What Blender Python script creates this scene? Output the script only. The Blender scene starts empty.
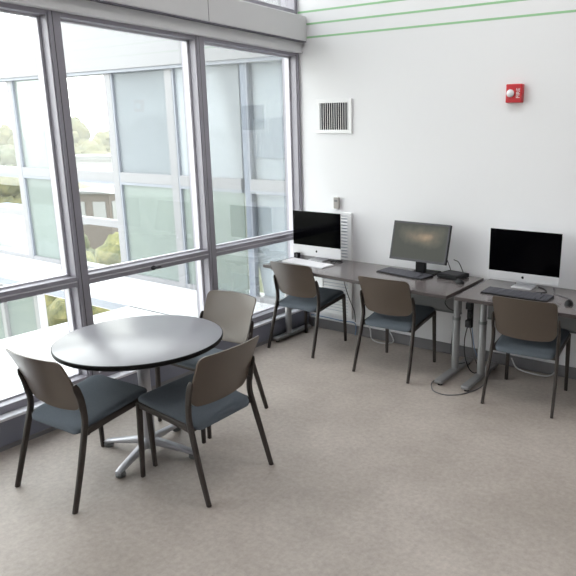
import bpy, bmesh, math, random
from mathutils import Vector, Matrix, noise
R = math.radians
PI = math.pi
sc = bpy.context.scene
C = sc.collection
random.seed(7)

# ------------------------------------------------------------------ materials
def s2l(v):
    v /= 255.0
    return v / 12.92 if v <= 0.04045 else ((v + 0.055) / 1.055) ** 2.4
def rgb(r, g, b): return (s2l(r), s2l(g), s2l(b), 1)

def mat(name, col, rough=0.5, metal=0.0, var=0.06, scale=8.0, bump=0.0, bscale=60.0, spec=0.5, coat=0.0, detail=4):
    """principled material whose base colour is gently varied by procedural noise"""
    m = bpy.data.materials.new(name); m.use_nodes = True
    nt = m.node_tree; N = nt.nodes; L = nt.links
    p = N['Principled BSDF']
    p.inputs['Roughness'].default_value = rough
    p.inputs['Metallic'].default_value = metal
    p.inputs['Specular IOR Level'].default_value = spec
    p.inputs['Coat Weight'].default_value = coat
    tc = N.new('ShaderNodeTexCoord')
    n = N.new('ShaderNodeTexNoise'); n.inputs['Scale'].default_value = scale; n.inputs['Detail'].default_value = detail
    L.new(tc.outputs['Object'], n.inputs['Vector'])
    mx = N.new('ShaderNodeMix'); mx.data_type = 'RGBA'
    a = [max(0, c * (1 - var)) for c in col[:3]] + [1]; b = [min(1, c * (1 + var)) for c in col[:3]] + [1]
    mx.inputs[6].default_value = a; mx.inputs[7].default_value = b
    L.new(n.outputs['Fac'], mx.inputs[0]); L.new(mx.outputs[2], p.inputs['Base Color'])
    if bump:
        n2 = N.new('ShaderNodeTexNoise'); n2.inputs['Scale'].default_value = bscale; n2.inputs['Detail'].default_value = 3
        L.new(tc.outputs['Object'], n2.inputs['Vector'])
        bp = N.new('ShaderNodeBump'); bp.inputs['Strength'].default_value = bump; bp.inputs['Distance'].default_value = 0.01
        L.new(n2.outputs['Fac'], bp.inputs['Height']); L.new(bp.outputs['Normal'], p.inputs['Normal'])
    return m

def glass_mat(name, tint, diff=0.0, diffcol=(1, 1, 1, 1), gloss=1.0, rough=0.0):
    m = bpy.data.materials.new(name); m.use_nodes = True
    nt = m.node_tree; N = nt.nodes; L = nt.links; N.clear()
    out = N.new('ShaderNodeOutputMaterial')
    tr = N.new('ShaderNodeBsdfTransparent'); tr.inputs['Color'].default_value = tint
    gl = N.new('ShaderNodeBsdfGlossy'); gl.inputs['Roughness'].default_value = rough
    df = N.new('ShaderNodeBsdfDiffuse'); df.inputs['Color'].default_value = diffcol
    tl = N.new('ShaderNodeBsdfTranslucent'); tl.inputs['Color'].default_value = diffcol
    dm = N.new('ShaderNodeMixShader'); dm.inputs[0].default_value = 0.5
    L.new(df.outputs[0], dm.inputs[1]); L.new(tl.outputs[0], dm.inputs[2])
    m1 = N.new('ShaderNodeMixShader')
    nz = N.new('ShaderNodeTexNoise'); nz.inputs['Scale'].default_value = 0.9; nz.inputs['Detail'].default_value = 3
    tc = N.new('ShaderNodeTexCoord'); L.new(tc.outputs['Object'], nz.inputs['Vector'])
    mp = N.new('ShaderNodeMapRange'); mp.inputs['To Min'].default_value = diff * 0.85; mp.inputs['To Max'].default_value = min(1, diff * 1.15)
    L.new(nz.outputs['Fac'], mp.inputs['Value']); L.new(mp.outputs[0], m1.inputs[0])
    L.new(tr.outputs[0], m1.inputs[1]); L.new(dm.outputs[0], m1.inputs[2])
    fr = N.new('ShaderNodeFresnel'); fr.inputs['IOR'].default_value = 1.45
    ml = N.new('ShaderNodeMath'); ml.operation = 'MULTIPLY'; ml.inputs[1].default_value = gloss
    L.new(fr.outputs[0], ml.inputs[0])
    m2 = N.new('ShaderNodeMixShader')
    L.new(ml.outputs[0], m2.inputs[0]); L.new(m1.outputs[0], m2.inputs[1]); L.new(gl.outputs[0], m2.inputs[2])
    L.new(m2.outputs[0], out.inputs['Surface'])
    return m

def floor_mat():
    m = bpy.data.materials.new('polished_concrete'); m.use_nodes = True
    nt = m.node_tree; N = nt.nodes; L = nt.links; p = N['Principled BSDF']
    tc = N.new('ShaderNodeTexCoord')
    n1 = N.new('ShaderNodeTexNoise'); n1.inputs['Scale'].default_value = 1.3; n1.inputs['Detail'].default_value = 8; n1.inputs['Roughness'].default_value = 0.62
    n2 = N.new('ShaderNodeTexNoise'); n2.inputs['Scale'].default_value = 34; n2.inputs['Detail'].default_value = 6; n2.inputs['Roughness'].default_value = 0.7
    n3 = N.new('ShaderNodeTexVoronoi'); n3.inputs['Scale'].default_value = 26
    for n in (n1, n2, n3): L.new(tc.outputs['Object'], n.inputs['Vector'])
    r1 = N.new('ShaderNodeValToRGB')
    r1.color_ramp.elements[0].position = 0.3; r1.color_ramp.elements[0].color = rgb(153, 143, 136)
    r1.color_ramp.elements[1].position = 0.72; r1.color_ramp.elements[1].color = rgb(182, 172, 165)
    L.new(n1.outputs['Fac'], r1.inputs['Fac'])
    r2 = N.new('ShaderNodeValToRGB')
    r2.color_ramp.elements[0].position = 0.3; r2.color_ramp.elements[0].color = (0.80, 0.80, 0.80, 1)
    r2.color_ramp.elements[1].position = 0.7; r2.color_ramp.elements[1].color = (1.12, 1.12, 1.12, 1)
    L.new(n2.outputs['Fac'], r2.inputs['Fac'])
    mx = N.new('ShaderNodeMix'); mx.data_type = 'RGBA'; mx.blend_type = 'MULTIPLY'; mx.inputs[0].default_value = 0.9
    L.new(r1.outputs[0], mx.inputs[6]); L.new(r2.outputs[0], mx.inputs[7])
    # small dark aggregate specks
    r3 = N.new('ShaderNodeValToRGB')
    r3.color_ramp.elements[0].position = 0.03; r3.color_ramp.elements[0].color = (0.6, 0.58, 0.56, 1)
    r3.color_ramp.elements[1].position = 0.09; r3.color_ramp.elements[1].color = (1, 1, 1, 1)
    L.new(n3.outputs['Distance'], r3.inputs['Fac'])
    mx2 = N.new('ShaderNodeMix'); mx2.data_type = 'RGBA'; mx2.blend_type = 'MULTIPLY'; mx2.inputs[0].default_value = 0.45
    L.new(mx.outputs[2], mx2.inputs[6]); L.new(r3.outputs[0], mx2.inputs[7])
    L.new(mx2.outputs[2], p.inputs['Base Color'])
    rr = N.new('ShaderNodeMapRange'); rr.inputs['To Min'].default_value = 0.34; rr.inputs['To Max'].default_value = 0.6
    L.new(n1.outputs['Fac'], rr.inputs['Value']); L.new(rr.outputs[0], p.inputs['Roughness'])
    bp = N.new('ShaderNodeBump'); bp.inputs['Strength'].default_value = 0.12; bp.inputs['Distance'].default_value = 0.006
    L.new(n2.outputs['Fac'], bp.inputs['Height']); L.new(bp.outputs['Normal'], p.inputs['Normal'])
    p.inputs['Specular IOR Level'].default_value = 0.4
    return m

def leaf_mat(name, a, b, scale=1.6):
    m = bpy.data.materials.new(name); m.use_nodes = True
    nt = m.node_tree; N = nt.nodes; L = nt.links; p = N['Principled BSDF']
    tc = N.new('ShaderNodeTexCoord')
    n1 = N.new('ShaderNodeTexNoise'); n1.inputs['Scale'].default_value = scale; n1.inputs['Detail'].default_value = 8; n1.inputs['Roughness'].default_value = 0.75
    L.new(tc.outputs['Object'], n1.inputs['Vector'])
    r1 = N.new('ShaderNodeValToRGB')
    r1.color_ramp.elements[0].position = 0.38; r1.color_ramp.elements[0].color = a
    r1.color_ramp.elements[1].position = 0.62; r1.color_ramp.elements[1].color = b
    L.new(n1.outputs['Fac'], r1.inputs['Fac']); L.new(r1.outputs[0], p.inputs['Base Color'])
    p.inputs['Roughness'].default_value = 0.8
    return m

def screen_mat():
    """dim landscape picture glowing on the monitor: grey green slopes, a tan lit ridge, pale sky"""
    m = bpy.data.materials.new('monitor_picture'); m.use_nodes = True
    nt = m.node_tree; N = nt.nodes; L = nt.links; p = N['Principled BSDF']
    tc = N.new('ShaderNodeTexCoord')
    n1 = N.new('ShaderNodeTexNoise'); n1.inputs['Scale'].default_value = 6.0; n1.inputs['Detail'].default_value = 5
    sep = N.new('ShaderNodeSeparateXYZ'); L.new(tc.outputs['Object'], sep.inputs[0]); L.new(tc.outputs['Object'], n1.inputs['Vector'])
    # blob of warm light right of the centre
    mp = N.new('ShaderNodeMapping'); mp.inputs['Location'].default_value = (-0.10, 0, -0.24); mp.inputs['Scale'].default_value = (2.0, 0, 5.0); mp.vector_type = 'POINT'
    L.new(tc.outputs['Object'], mp.inputs['Vector'])
    ln = N.new('ShaderNodeVectorMath'); ln.operation = 'LENGTH'; L.new(mp.outputs[0], ln.inputs[0])
    ad = N.new('ShaderNodeMath'); ad.operation = 'ADD'
    ms = N.new('ShaderNodeMath'); ms.operation = 'MULTIPLY'; ms.inputs[1].default_value = 0.9
    L.new(n1.outputs['Fac'], ms.inputs[0]); L.new(ms.outputs[0], ad.inputs[0]); L.new(ln.outputs['Value'], ad.inputs[1])
    r = N.new('ShaderNodeValToRGB'); e = r.color_ramp.elements
    e[0].position = 0.40; e[0].color = rgb(182, 160, 134)
    e[1].position = 1.0; e[1].color = rgb(84, 86, 80)
    k = e.new(0.62); k.color = rgb(128, 120, 106)
    k = e.new(0.8); k.color = rgb(104, 104, 94)
    L.new(ad.outputs[0], r.inputs['Fac'])
    p.inputs['Base Color'].default_value = (0.01, 0.01, 0.01, 1); p.inputs['Roughness'].default_value = 0.5; p.inputs['Specular IOR Level'].default_value = 0.15
    L.new(r.outputs[0], p.inputs['Emission Color']); p.inputs['Emission Strength'].default_value = 0.62
    return m

M = {
 'wall': mat('painted_wall', rgb(231, 231, 234), 0.75, var=0.012, scale=0.8, bump=0.02, bscale=180, spec=0.25),
 'ceiling': mat('ceiling_paint', rgb(235, 235, 235), 0.85, var=0.01, spec=0.2),
 'floor': floor_mat(),
 'frame': mat('window_aluminium', rgb(146, 143, 152), 0.42, 0.2, var=0.04, scale=3),
 'frame_dark': mat('window_aluminium_dark', rgb(96, 94, 104), 0.45, 0.25, var=0.04, scale=3),
 'frame_light': mat('window_aluminium_light', rgb(196, 194, 202), 0.4, 0.15, var=0.03, scale=3),
 'gasket': mat('black_gasket', rgb(44, 44, 50), 0.6),
 'fascia': mat('shade_fascia_paint', rgb(200, 200, 202), 0.55, var=0.02, scale=1.2),
 'curb': mat('curb_panel_blue_grey', rgb(120, 122, 136), 0.5, 0.1, var=0.05, scale=2),
 'ledge': mat('ledge_white_metal', rgb(214, 214, 222), 0.4, 0.1, var=0.03),
 'base': mat('vinyl_baseboard', rgb(118, 116, 120), 0.6, var=0.05),
 'green': mat('green_paint', rgb(150, 196, 152), 0.6, var=0.05, scale=2),
 'white_metal': mat('white_enamel', rgb(232, 232, 234), 0.4, var=0.02),
 'dark_void': mat('dark_duct', rgb(22, 24, 34), 0.8),
 'louver_gap': mat('louver_shadow_grey', rgb(176, 182, 198), 0.7),
 'grey_plastic': mat('grey_plastic', rgb(158, 154, 150), 0.5),
 'red': mat('alarm_red', rgb(190, 30, 40), 0.35, var=0.04),
 'lens': mat('strobe_lens', rgb(226, 226, 230), 0.15, spec=0.7),
 'shell': mat('taupe_plastic', rgb(89, 78, 69), 0.30, var=0.05, scale=3, bump=0.05, bscale=400),
 'fabric': mat('blue_grey_fabric', rgb(94, 101, 109), 0.9, var=0.12, scale=90, bump=0.35, bscale=420, spec=0.15),
 'leg': mat('bronze_powder_coat', rgb(56, 49, 46), 0.42, 0.2, var=0.05),
 'black': mat('black_plastic', rgb(22, 22, 25), 0.5, var=0.05, spec=0.22),
 'black_gloss': mat('black_screen_glass', rgb(3, 3, 5), 0.12, spec=0.06),
 'laminate': mat('grey_table_laminate', rgb(132, 131, 138), 0.31, var=0.03, scale=20, spec=1.0),
 'edge': mat('black_edge_band', rgb(14, 14, 16), 0.5, spec=0.2),
 'chrome': mat('brushed_chrome', rgb(190, 190, 196), 0.32, 0.55, var=0.03),
 'steel': mat('satin_silver_paint', rgb(150, 150, 152), 0.4, 0.45, var=0.04),
 'steel_dark': mat('grey_steel_paint', rgb(112, 114, 116), 0.45, 0.3, var=0.04),
 'desk': mat('brown_grey_desk_laminate', rgb(104, 97, 97), 0.2, var=0.12, scale=14, spec=0.9),
 'desk_edge': mat('dark_brown_edge', rgb(66, 58, 58), 0.45),
 'modesty': mat('perforated_grey_panel', rgb(132, 133, 134), 0.5, 0.2, var=0.05),
 'alu': mat('anodised_aluminium', rgb(214, 214, 218), 0.35, 0.25, var=0.02),
 'key_white': mat('white_keys', rgb(238, 236, 240), 0.45, var=0.02),
 'key_black': mat('black_keys', rgb(80, 80, 88), 0.5, var=0.06),
 'bezel': mat('grey_bezel', rgb(58, 57, 63), 0.45),
 'screen': screen_mat(),
 'cable_black': mat('black_cable', rgb(32, 32, 36), 0.5),
 'cable_grey': mat('grey_cable', rgb(92, 92, 96), 0.5),
 'cable_white': mat('white_cable', rgb(216, 216, 218), 0.5),
 'cable_blue': mat('blue_cable', rgb(110, 140, 176), 0.5),
 'terrace': mat('white_roof_membrane', rgb(182, 182, 184), 0.7, var=0.02, scale=1.5),
 'ext_white': mat('white_exterior_metal', rgb(122, 122, 126), 0.5, var=0.02),
 'ext_grey': mat('grey_exterior_gasket', rgb(120, 124, 134), 0.5),
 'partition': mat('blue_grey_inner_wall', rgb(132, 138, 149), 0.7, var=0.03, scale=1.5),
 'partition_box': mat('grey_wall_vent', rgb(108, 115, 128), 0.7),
 'glass': glass_mat('clear_window_glass', (0.96, 0.98, 0.97, 1), 0.010, (0.9, 0.92, 0.95, 1), 0.35),  # slight diffuse film imitates glare haze over the outside view
 'glass_clear': glass_mat('clear_far_glass', (0.97, 0.98, 0.97, 1), 0.004, (0.95, 0.96, 0.96, 1), 0.12),
 'glass_teal': glass_mat('pale_teal_fritted_glass', (0.88, 0.94, 0.95, 1), 0.88, (0.255, 0.275, 0.30, 1), 0.3, 0.05),  # diffuse colour stands in for sky reflected in the panes
 'glass_pale': glass_mat('pale_blue_fritted_glass', (0.92, 0.95, 0.97, 1), 0.85, (0.38, 0.405, 0.435, 1), 0.3, 0.05),  # paler copy of the teal reflection colour, lightened for the dim corner bay
 'glass_mist': glass_mat('misted_glass', (0.90, 0.95, 0.95, 1), 0.6, (0.32, 0.34, 0.34, 1), 0.3, 0.05),
 'glass_low': glass_mat('teal_tinted_glass', (0.84, 0.93, 0.91, 1), 0.72, (0.25, 0.275, 0.27, 1), 0.3, 0.05),
 'brick': mat('brown_brick_wall', rgb(82, 72, 71), 0.8, var=0.1, scale=3),
 'roof_grey': mat('pale_grey_roof', rgb(92, 92, 96), 0.7, var=0.05, scale=0.3),
 'blue_roof': mat('slate_blue_cladding', rgb(120, 136, 168), 0.6, var=0.05),
 'grass': leaf_mat('hazy_lawn', rgb(70, 76, 50), rgb(96, 96, 70), 0.25),
 'leaf_n': leaf_mat('bright_yellow_green_leaves', rgb(50, 60, 32), rgb(122, 116, 72), 2.6),
 'leaf_y': leaf_mat('yellow_green_leaves', rgb(50, 52, 30), rgb(92, 86, 48), 1.5),
 'leaf_g': leaf_mat('soft_green_leaves', rgb(40, 46, 30), rgb(76, 78, 48), 1.5),
 'bark': mat('bark', rgb(120, 106, 92), 0.9),
}

# ------------------------------------------------------------------ mesh helpers
def box(bm, c, s, rot=None, bev=0.0):
    r = bmesh.ops.create_cube(bm, size=1.0)
    vs = r['verts']
    bmesh.ops.scale(bm, vec=Vector(s), verts=vs)
    if bev > 0:
        es = list({e for v in vs for e in v.link_edges})
        rb = bmesh.ops.bevel(bm, geom=es, offset=min(bev, min(s) * 0.45), segments=2, affect='EDGES', profile=0.5)
        vs = list({v for f in rb['faces'] for v in f.verts} | {v for v in vs if v.is_valid})
    if rot is not None:
        bmesh.ops.rotate(bm, cent=(0, 0, 0), matrix=rot, verts=vs)
    bmesh.ops.translate(bm, vec=Vector(c), verts=vs)
    return vs

def bx(bm, x0, x1, y0, y1, z0, z1, bev=0.0):
    return box(bm, ((x0 + x1) / 2, (y0 + y1) / 2, (z0 + z1) / 2), (abs(x1 - x0), abs(y1 - y0), abs(z1 - z0)), bev=bev)

def lathe(bm, prof, c=(0, 0, 0), n=32):
    rings = []
    for r, z in prof:
        rings.append([bm.verts.new((c[0] + r * math.cos(2 * PI * i / n), c[1] + r * math.sin(2 * PI * i / n), c[2] + z)) for i in range(n)])
    for a, b in zip(rings, rings[1:]):
        for i in range(n):
            bm.faces.new((a[i], a[(i + 1) % n], b[(i + 1) % n], b[i]))
    bm.faces.new(list(reversed(rings[0]))); bm.faces.new(rings[-1])

def sweep(bm, pts, w, h=None, n=8, up=Vector((0, 0, 1)), side=None, taper=None):
    """sweep an ellipse (h=None or n>4) or rectangle (n==4) along a polyline"""
    pts = [Vector(p) for p in pts]; h = h or w
    rings = []
    for i, p in enumerate(pts):
        t = (pts[min(i + 1, len(pts) - 1)] - pts[max(i - 1, 0)]).normalized()
        a = Vector(side) if side is not None else t.cross(up)
        if a.length < 1e-4: a = Vector((1, 0, 0))
        a = (a - t * a.dot(t)).normalized(); b = t.cross(a).normalized()
        k = taper[i] if taper else 1.0
        ring = []
        for j in range(n):
            th = 2 * PI * (j + 0.5) / n
            if n == 4: ca, sa = (1 if math.cos(th) > 0 else -1), (1 if math.sin(th) > 0 else -1)
            else: ca, sa = math.cos(th), math.sin(th)
            if n == 12:   # rounded rectangle
                e = 0.45
                ca = math.copysign(abs(ca) ** e, ca); sa = math.copysign(abs(sa) ** e, sa)
            ring.append(bm.verts.new(p + a * ca * w * 0.5 * k + b * sa * h * 0.5 * k))
        rings.append(ring)
    for A, B in zip(rings, rings[1:]):
        for j in range(n):
            bm.faces.new((A[j], A[(j + 1) % n], B[(j + 1) % n], B[j]))
    bm.faces.new(list(reversed(rings[0]))); bm.faces.new(rings[-1])

def smooth_path(pts, k=8):
    """Catmull-Rom through the points"""
    P = [Vector(p) for p in pts]; P = [P[0] * 2 - P[1]] + P + [P[-1] * 2 - P[-2]]
    out = []
    for i in range(1, len(P) - 2):
        for j in range(k):
            t = j / k
            out.append(0.5 * ((2 * P[i]) + (-P[i - 1] + P[i + 1]) * t + (2 * P[i - 1] - 5 * P[i] + 4 * P[i + 1] - P[i + 2]) * t * t + (-P[i - 1] + 3 * P[i] - 3 * P[i + 1] + P[i + 2]) * t ** 3))
    out.append(P[-2])
    return out

def sheet(bm, fn, nu, nv, us=None, vs=None):
    """closed thick sheet: fn(u,v,side)->point for side 0/1"""
    us = us or [i / nu for i in range(nu + 1)]; vs = vs or [i / nv for i in range(nv + 1)]
    g = [[[bm.verts.new(fn(u, v, s)) for v in vs] for u in us] for s in (0, 1)]
    nu, nv = len(us) - 1, len(vs) - 1
    for i in range(nu):
        for j in range(nv):
            bm.faces.new((g[0][i][j], g[0][i][j + 1], g[0][i + 1][j + 1], g[0][i + 1][j]))
            bm.faces.new((g[1][i][j], g[1][i + 1][j], g[1][i + 1][j + 1], g[1][i][j + 1]))
    for i in range(nu):
        for j in (0, nv):
            q = (g[0][i][j], g[0][i + 1][j], g[1][i + 1][j], g[1][i][j]); bm.faces.new(q if j == 0 else q[::-1])
    for j in range(nv):
        for i in (0, nu):
            q = (g[0][i][j], g[1][i][j], g[1][i][j + 1], g[0][i][j + 1]); bm.faces.new(q if i == 0 else q[::-1])

def prism(bm, poly, axis, a0, a1):
    """extrude 2-D polygon (list of pairs) along axis between a0 and a1"""
    def p3(p, a):
        v = list(p); v.insert(axis, a); return v
    A = [bm.verts.new(p3(p, a0)) for p in poly]; B = [bm.verts.new(p3(p, a1)) for p in poly]
    n = len(poly)
    for i in range(n): bm.faces.new((A[i], A[(i + 1) % n], B[(i + 1) % n], B[i]))
    bm.faces.new(A[::-1]); bm.faces.new(B)

def obj(name, bm, m, parent=None, smooth=None, label=None, loc=None):
    bmesh.ops.recalc_face_normals(bm, faces=bm.faces[:])
    if loc is not None: bmesh.ops.translate(bm, vec=-Vector(loc), verts=bm.verts[:])
    me = bpy.data.meshes.new(name); bm.to_mesh(me); bm.free()
    me.materials.append(m)
    if smooth is not None:
        for p in me.polygons: p.use_smooth = True
        me.set_sharp_from_angle(angle=R(smooth))
    o = bpy.data.objects.new(name, me); C.objects.link(o)
    if loc is not None: o.location = loc
    if parent: o.parent = parent
    if label: o['label'] = label
    return o

def B(): return bmesh.new()
def tag(o, label, cat, group=None):
    o['label'] = label; o['category'] = cat
    if group: o['group'] = group
    return o
def thing(name, label, cat, loc=(0, 0, 0), rz=0, group=None):
    o = bpy.data.objects.new(name, None); C.objects.link(o)
    o.location = loc; o.rotation_euler = (0, 0, rz); o.empty_display_size = 0.1
    return tag(o, label, cat, group)
def struct(name, bm, m, parent=None, label=None, smooth=None):
    o = obj(name, bm, m, parent, smooth, label)
    if not parent: o['kind'] = 'structure'
    return o
def dup(root, loc, rz, label, group=None):
    r = root.copy(); C.objects.link(r); r.location = loc; r.rotation_euler = (0, 0, rz); r['label'] = label
    if group: r['group'] = group
    for ch in list(root.children):
        c = ch.copy(); C.objects.link(c); c.parent = r
        for g in list(ch.children):
            d = g.copy(); C.objects.link(d); d.parent = c
    return r

# ------------------------------------------------------------------ room shell
H = 4.9
X1, Y0 = 8.5, -8.5
bm = B(); bx(bm, -0.25, X1, Y0, 0.25, -0.2, 0); struct('floor', bm, M['floor'])
bm = B(); bx(bm, -0.25, X1, Y0, 0.25, H, H + 0.2); struct('ceiling', bm, M['ceiling'])
bm = B(); bx(bm, -0.2, X1, 0, 0.25, 0, H); struct('wall_back', bm, M['wall'])
bm = B(); bx(bm, X1, X1 + 0.2, Y0, 0.25, 0, H); struct('wall_right', bm, M['wall'])
bm = B(); bx(bm, -0.25, X1 + 0.2, Y0 - 0.2, Y0, 0, H); struct('wall_front', bm, M['wall'])
bm = B(); bx(bm, -0.25, 0, Y0, -6.13, 0, H); struct('wall_left', bm, M['wall'])

MY = [0.004, -1.243, -2.452, -3.69, -4.91, -6.13]       # mullion centres along the glass wall
# mullions
for i, y in enumerate(MY):
    bm = B()
    bx(bm, -0.17, 0.0, y - 0.047, y + 0.047 if i else 0.0, 0.0, H, bev=0.003)
    t = struct('trim_%d' % (i + 1), bm, M['frame'])
    bm = B(); bx(bm, 0.0, 0.010, y - 0.038, y - 0.016, 0.23, 2.71, bev=0.002)
    obj('cover_cap', bm, M['frame'], t)
    bm = B(); bx(bm, 0.0, 0.004, y - 0.013, y - 0.008, 0.23, 2.71)
    obj('gasket', bm, M['gasket'], t)
    bm = B(); bx(bm, -0.176, -0.170, y - 0.043, y - 0.030, 0.0, H); obj('gasket', bm, M['gasket'], t)
# window bays
for i in range(5):
    ya, yb = MY[i + 1] + 0.047, MY[i] - 0.047
    bm = B()
    bx(bm, -0.13, 0.0, ya, yb, 2.672, 2.72, bev=0.003)      # head
    bx(bm, -0.13, 0.0, ya, yb, 0.925, 0.992, bev=0.003)     # transom
    bx(bm, -0.13, 0.0, ya, yb, 0.21, 0.262, bev=0.003)       # sill rail
    w = struct('window_%d' % (i + 1), bm, M['frame'])
    # slim sash frames that hold the glass
    for (z0, z1) in ((0.992, 2.672), (0.262, 0.925)):
        bm = B(); f = 0.012
        bx(bm, -0.115, -0.075, ya, ya + f, z0, z1); bx(bm, -0.125, -0.075, yb - f * 1.5, yb, z0, z1)
        bx(bm, -0.115, -0.075, ya + f, yb - f, z0, z0 + f); bx(bm, -0.115, -0.075, ya + f, yb - f, z1 - f, z1)
        s = obj('sash_frame', bm, M['frame_light'], w)
        bm = B(); bx(bm, -0.098, -0.090, ya + f, yb - f, z0 + f, z1 - f)
        obj('pane', bm, M['glass'], s)
    bm = B(); bx(bm, 0.0, 0.006, ya, yb, 0.956, 0.964, bev=0.001); obj('transom_bead', bm, M['frame_light'], w)
    if i == 1:
        bm = B(); lathe(bm, [(0.018, 0), (0.018, 0.012), (0.010, 0.016)], n=16)
        bmesh.ops.rotate(bm, cent=(0, 0, 0), matrix=Matrix.Rotation(R(90), 3, 'Y'), verts=bm.verts[:])
        bmesh.ops.translate(bm, vec=(0.0, -1.862, 0.945), verts=bm.verts[:])
        bx(bm, 0.012, 0.024, -1.868, -1.80, 0.940, 0.950, bev=0.002)
        obj('handle', bm, M['gasket'], w, 40)
# clerestory above the shade box
for i in range(5):
    ya, yb = MY[i + 1] + 0.047, MY[i] - 0.047
    bm = B(); bx(bm, -0.13, 0.0, ya, yb, 3.02, 3.08, bev=0.003); bx(bm, -0.13, 0.0, ya, yb, H - 0.1, H, bev=0.003)
    w = struct('window_%d' % (i + 6), bm, M['frame'])
    bm = B(); bx(bm, -0.098, -0.090, ya, yb, 3.08, H - 0.1); obj('pane', bm, M['glass'], w)
# shade box along the head of the windows
bm = B()
prism(bm, [(-0.0, 2.80), (0.098, 2.80), (0.104, 2.806), (0.104, 3.01), (0.096, 3.02), (0.0, 3.04)], 1, -6.13, -0.003)
t = struct('trim_7', bm, M['fascia'])
bm = B(); bx(bm, 0, 0.052, -6.13, -0.004, 2.712, 2.80, bev=0.002); obj('lower_fascia', bm, M['fascia'], t)
bm = B(); bx(bm, 0, 0.060, -6.13, -0.004, 2.700, 2.714, bev=0.003); obj('lip', bm, M['fascia'], t)
bm = B(); bx(bm, 0.052, 0.100, -6.13, -0.004, 2.792, 2.800); obj('shadow_gap', bm, M['frame_dark'], t)
for k, y in enumerate((-1.23, -3.67)):
    bm = B(); bx(bm, 0.1035, 0.1048, y - 0.003, y + 0.003, 2.806, 3.01); obj('panel_joint', bm, M['steel_dark'], t)
# curb below the glass
bm = B(); bx(bm, -0.17, 0.066, -6.13, -0.0, 0.0, 0.19, bev=0.003)
bb = struct('baseboard_left', bm, M['curb'])
bm = B(); bx(bm, -0.13, 0.074, -6.13, 0.0, 0.19, 0.21, bev=0.004); obj('ledge', bm, M['ledge'], bb)
bm = B(); bx(bm, 0.066, 0.072, -6.13, 0.0, 0.0, 0.03); obj('floor_seal', bm, M['base'], bb)
bm = B(); bx(bm, 0.066, X1, -0.012, 0.0, 0.0, 0.10, bev=0.003); struct('baseboard_back', bm, M['base'])
# painted stripes
for k, z in enumerate((2.835, 2.952, 3.06)):
    bm = B(); bx(bm, 0.002, X1, -0.0012, 0.0, z - 0.0085, z + 0.0085)
    struct('trim_%d' % (k + 8), bm, M['green'])

# ------------------------------------------------------------------ wall fittings
t = thing('air_vent', 'square white wall vent with dark vertical slats, high on the white wall', 'vent', (0.414, 0, 2.117))
bm = B(); w, h = 0.203, 0.157
for (a, b, c, d) in ((-w, w, h - 0.035, h), (-w, w, -h, -h + 0.035), (-w, -w + 0.04, -h + 0.035, h - 0.035), (w - 0.04, w, -h + 0.035, h - 0.035)):
    bx(bm, a, b, -0.016, 0, c, d, bev=0.003)
obj('vent_frame', bm, M['white_metal'], t)
bm = B(); bx(bm, -w + 0.04, w - 0.04, -0.003, 0, -h + 0.035, h - 0.035); obj('backing', bm, M['dark_void'], t)
for k in range(13):
    x = -w + 0.052 + k * (2 * w - 0.104) / 12
    bm = B(); box(bm, (x, -0.009, 0), (0.0048, 0.004, 2 * h - 0.07))
    obj('slat', bm, M['white_metal'], t)

t = thing('louver_panel', 'tall white louvered wall grille behind the left desk', 'vent', (0.42, 0, 0.69))
bm = B(); w, h = 0.195, 0.53
for (a, b, c, d) in ((-w, w, h - 0.03, h), (-w, w, -h, -h + 0.03), (-w, -w + 0.035, -h + 0.03, h - 0.03), (w - 0.05, w, -h + 0.03, h - 0.03)):
    bx(bm, a, b, -0.022, 0, c, d, bev=0.004)
obj('grille_frame', bm, M['white_metal'], t)
bm = B(); bx(bm, -w + 0.035, w - 0.05, -0.003, 0, -h + 0.03, h - 0.03); obj('backing', bm, M['louver_gap'], t)
for k in range(32):
    z = -h + 0.045 + k * (2 * h - 0.09) / 31
    bm = B(); vs = box(bm, (0, 0, 0), (2 * w - 0.085, 0.004, 0.025), rot=Matrix.Rotation(R(-38), 3, 'X'))
    bmesh.ops.translate(bm, vec=(-0.0075, -0.012, z), verts=bm.verts[:])
    obj('slat', bm, M['white_metal'], t)

t = thing('wall_sensor', 'small grey thermostat box on a white plate, above the left computer', 'thermostat', (0.425, 0, 1.305))
bm = B(); bx(bm, -0.055, 0.03, -0.010, 0, -0.065, 0.065, bev=0.003); obj('wall_plate', bm, M['white_metal'], t)
bm = B(); bx(bm, -0.012, 0.05, -0.035, -0.010, -0.052, 0.055, bev=0.005); obj('sensor_body', bm, M['grey_plastic'], t)
bm = B(); bx(bm, 0.0, 0.035, -0.037, -0.035, 0.015, 0.035); obj('sensor_window', bm, M['steel_dark'], t)

def text_mesh(name, body, size, m, parent, mat4):
    cu = bpy.data.curves.new(name, 'FONT'); cu.body = body; cu.size = size; cu.align_x = 'CENTER'; cu.align_y = 'CENTER'; cu.extrude = 0.0006
    tmp = bpy.data.objects.new(name, cu); C.objects.link(tmp)
    dg = bpy.context.evaluated_depsgraph_get()
    me = bpy.data.meshes.new_from_object(tmp.evaluated_get(dg)); bpy.data.objects.remove(tmp)
    me.transform(mat4); me.materials.clear(); me.materials.append(m)
    o = bpy.data.objects.new(name, me); C.objects.link(o); o.parent = parent
    return o

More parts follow.
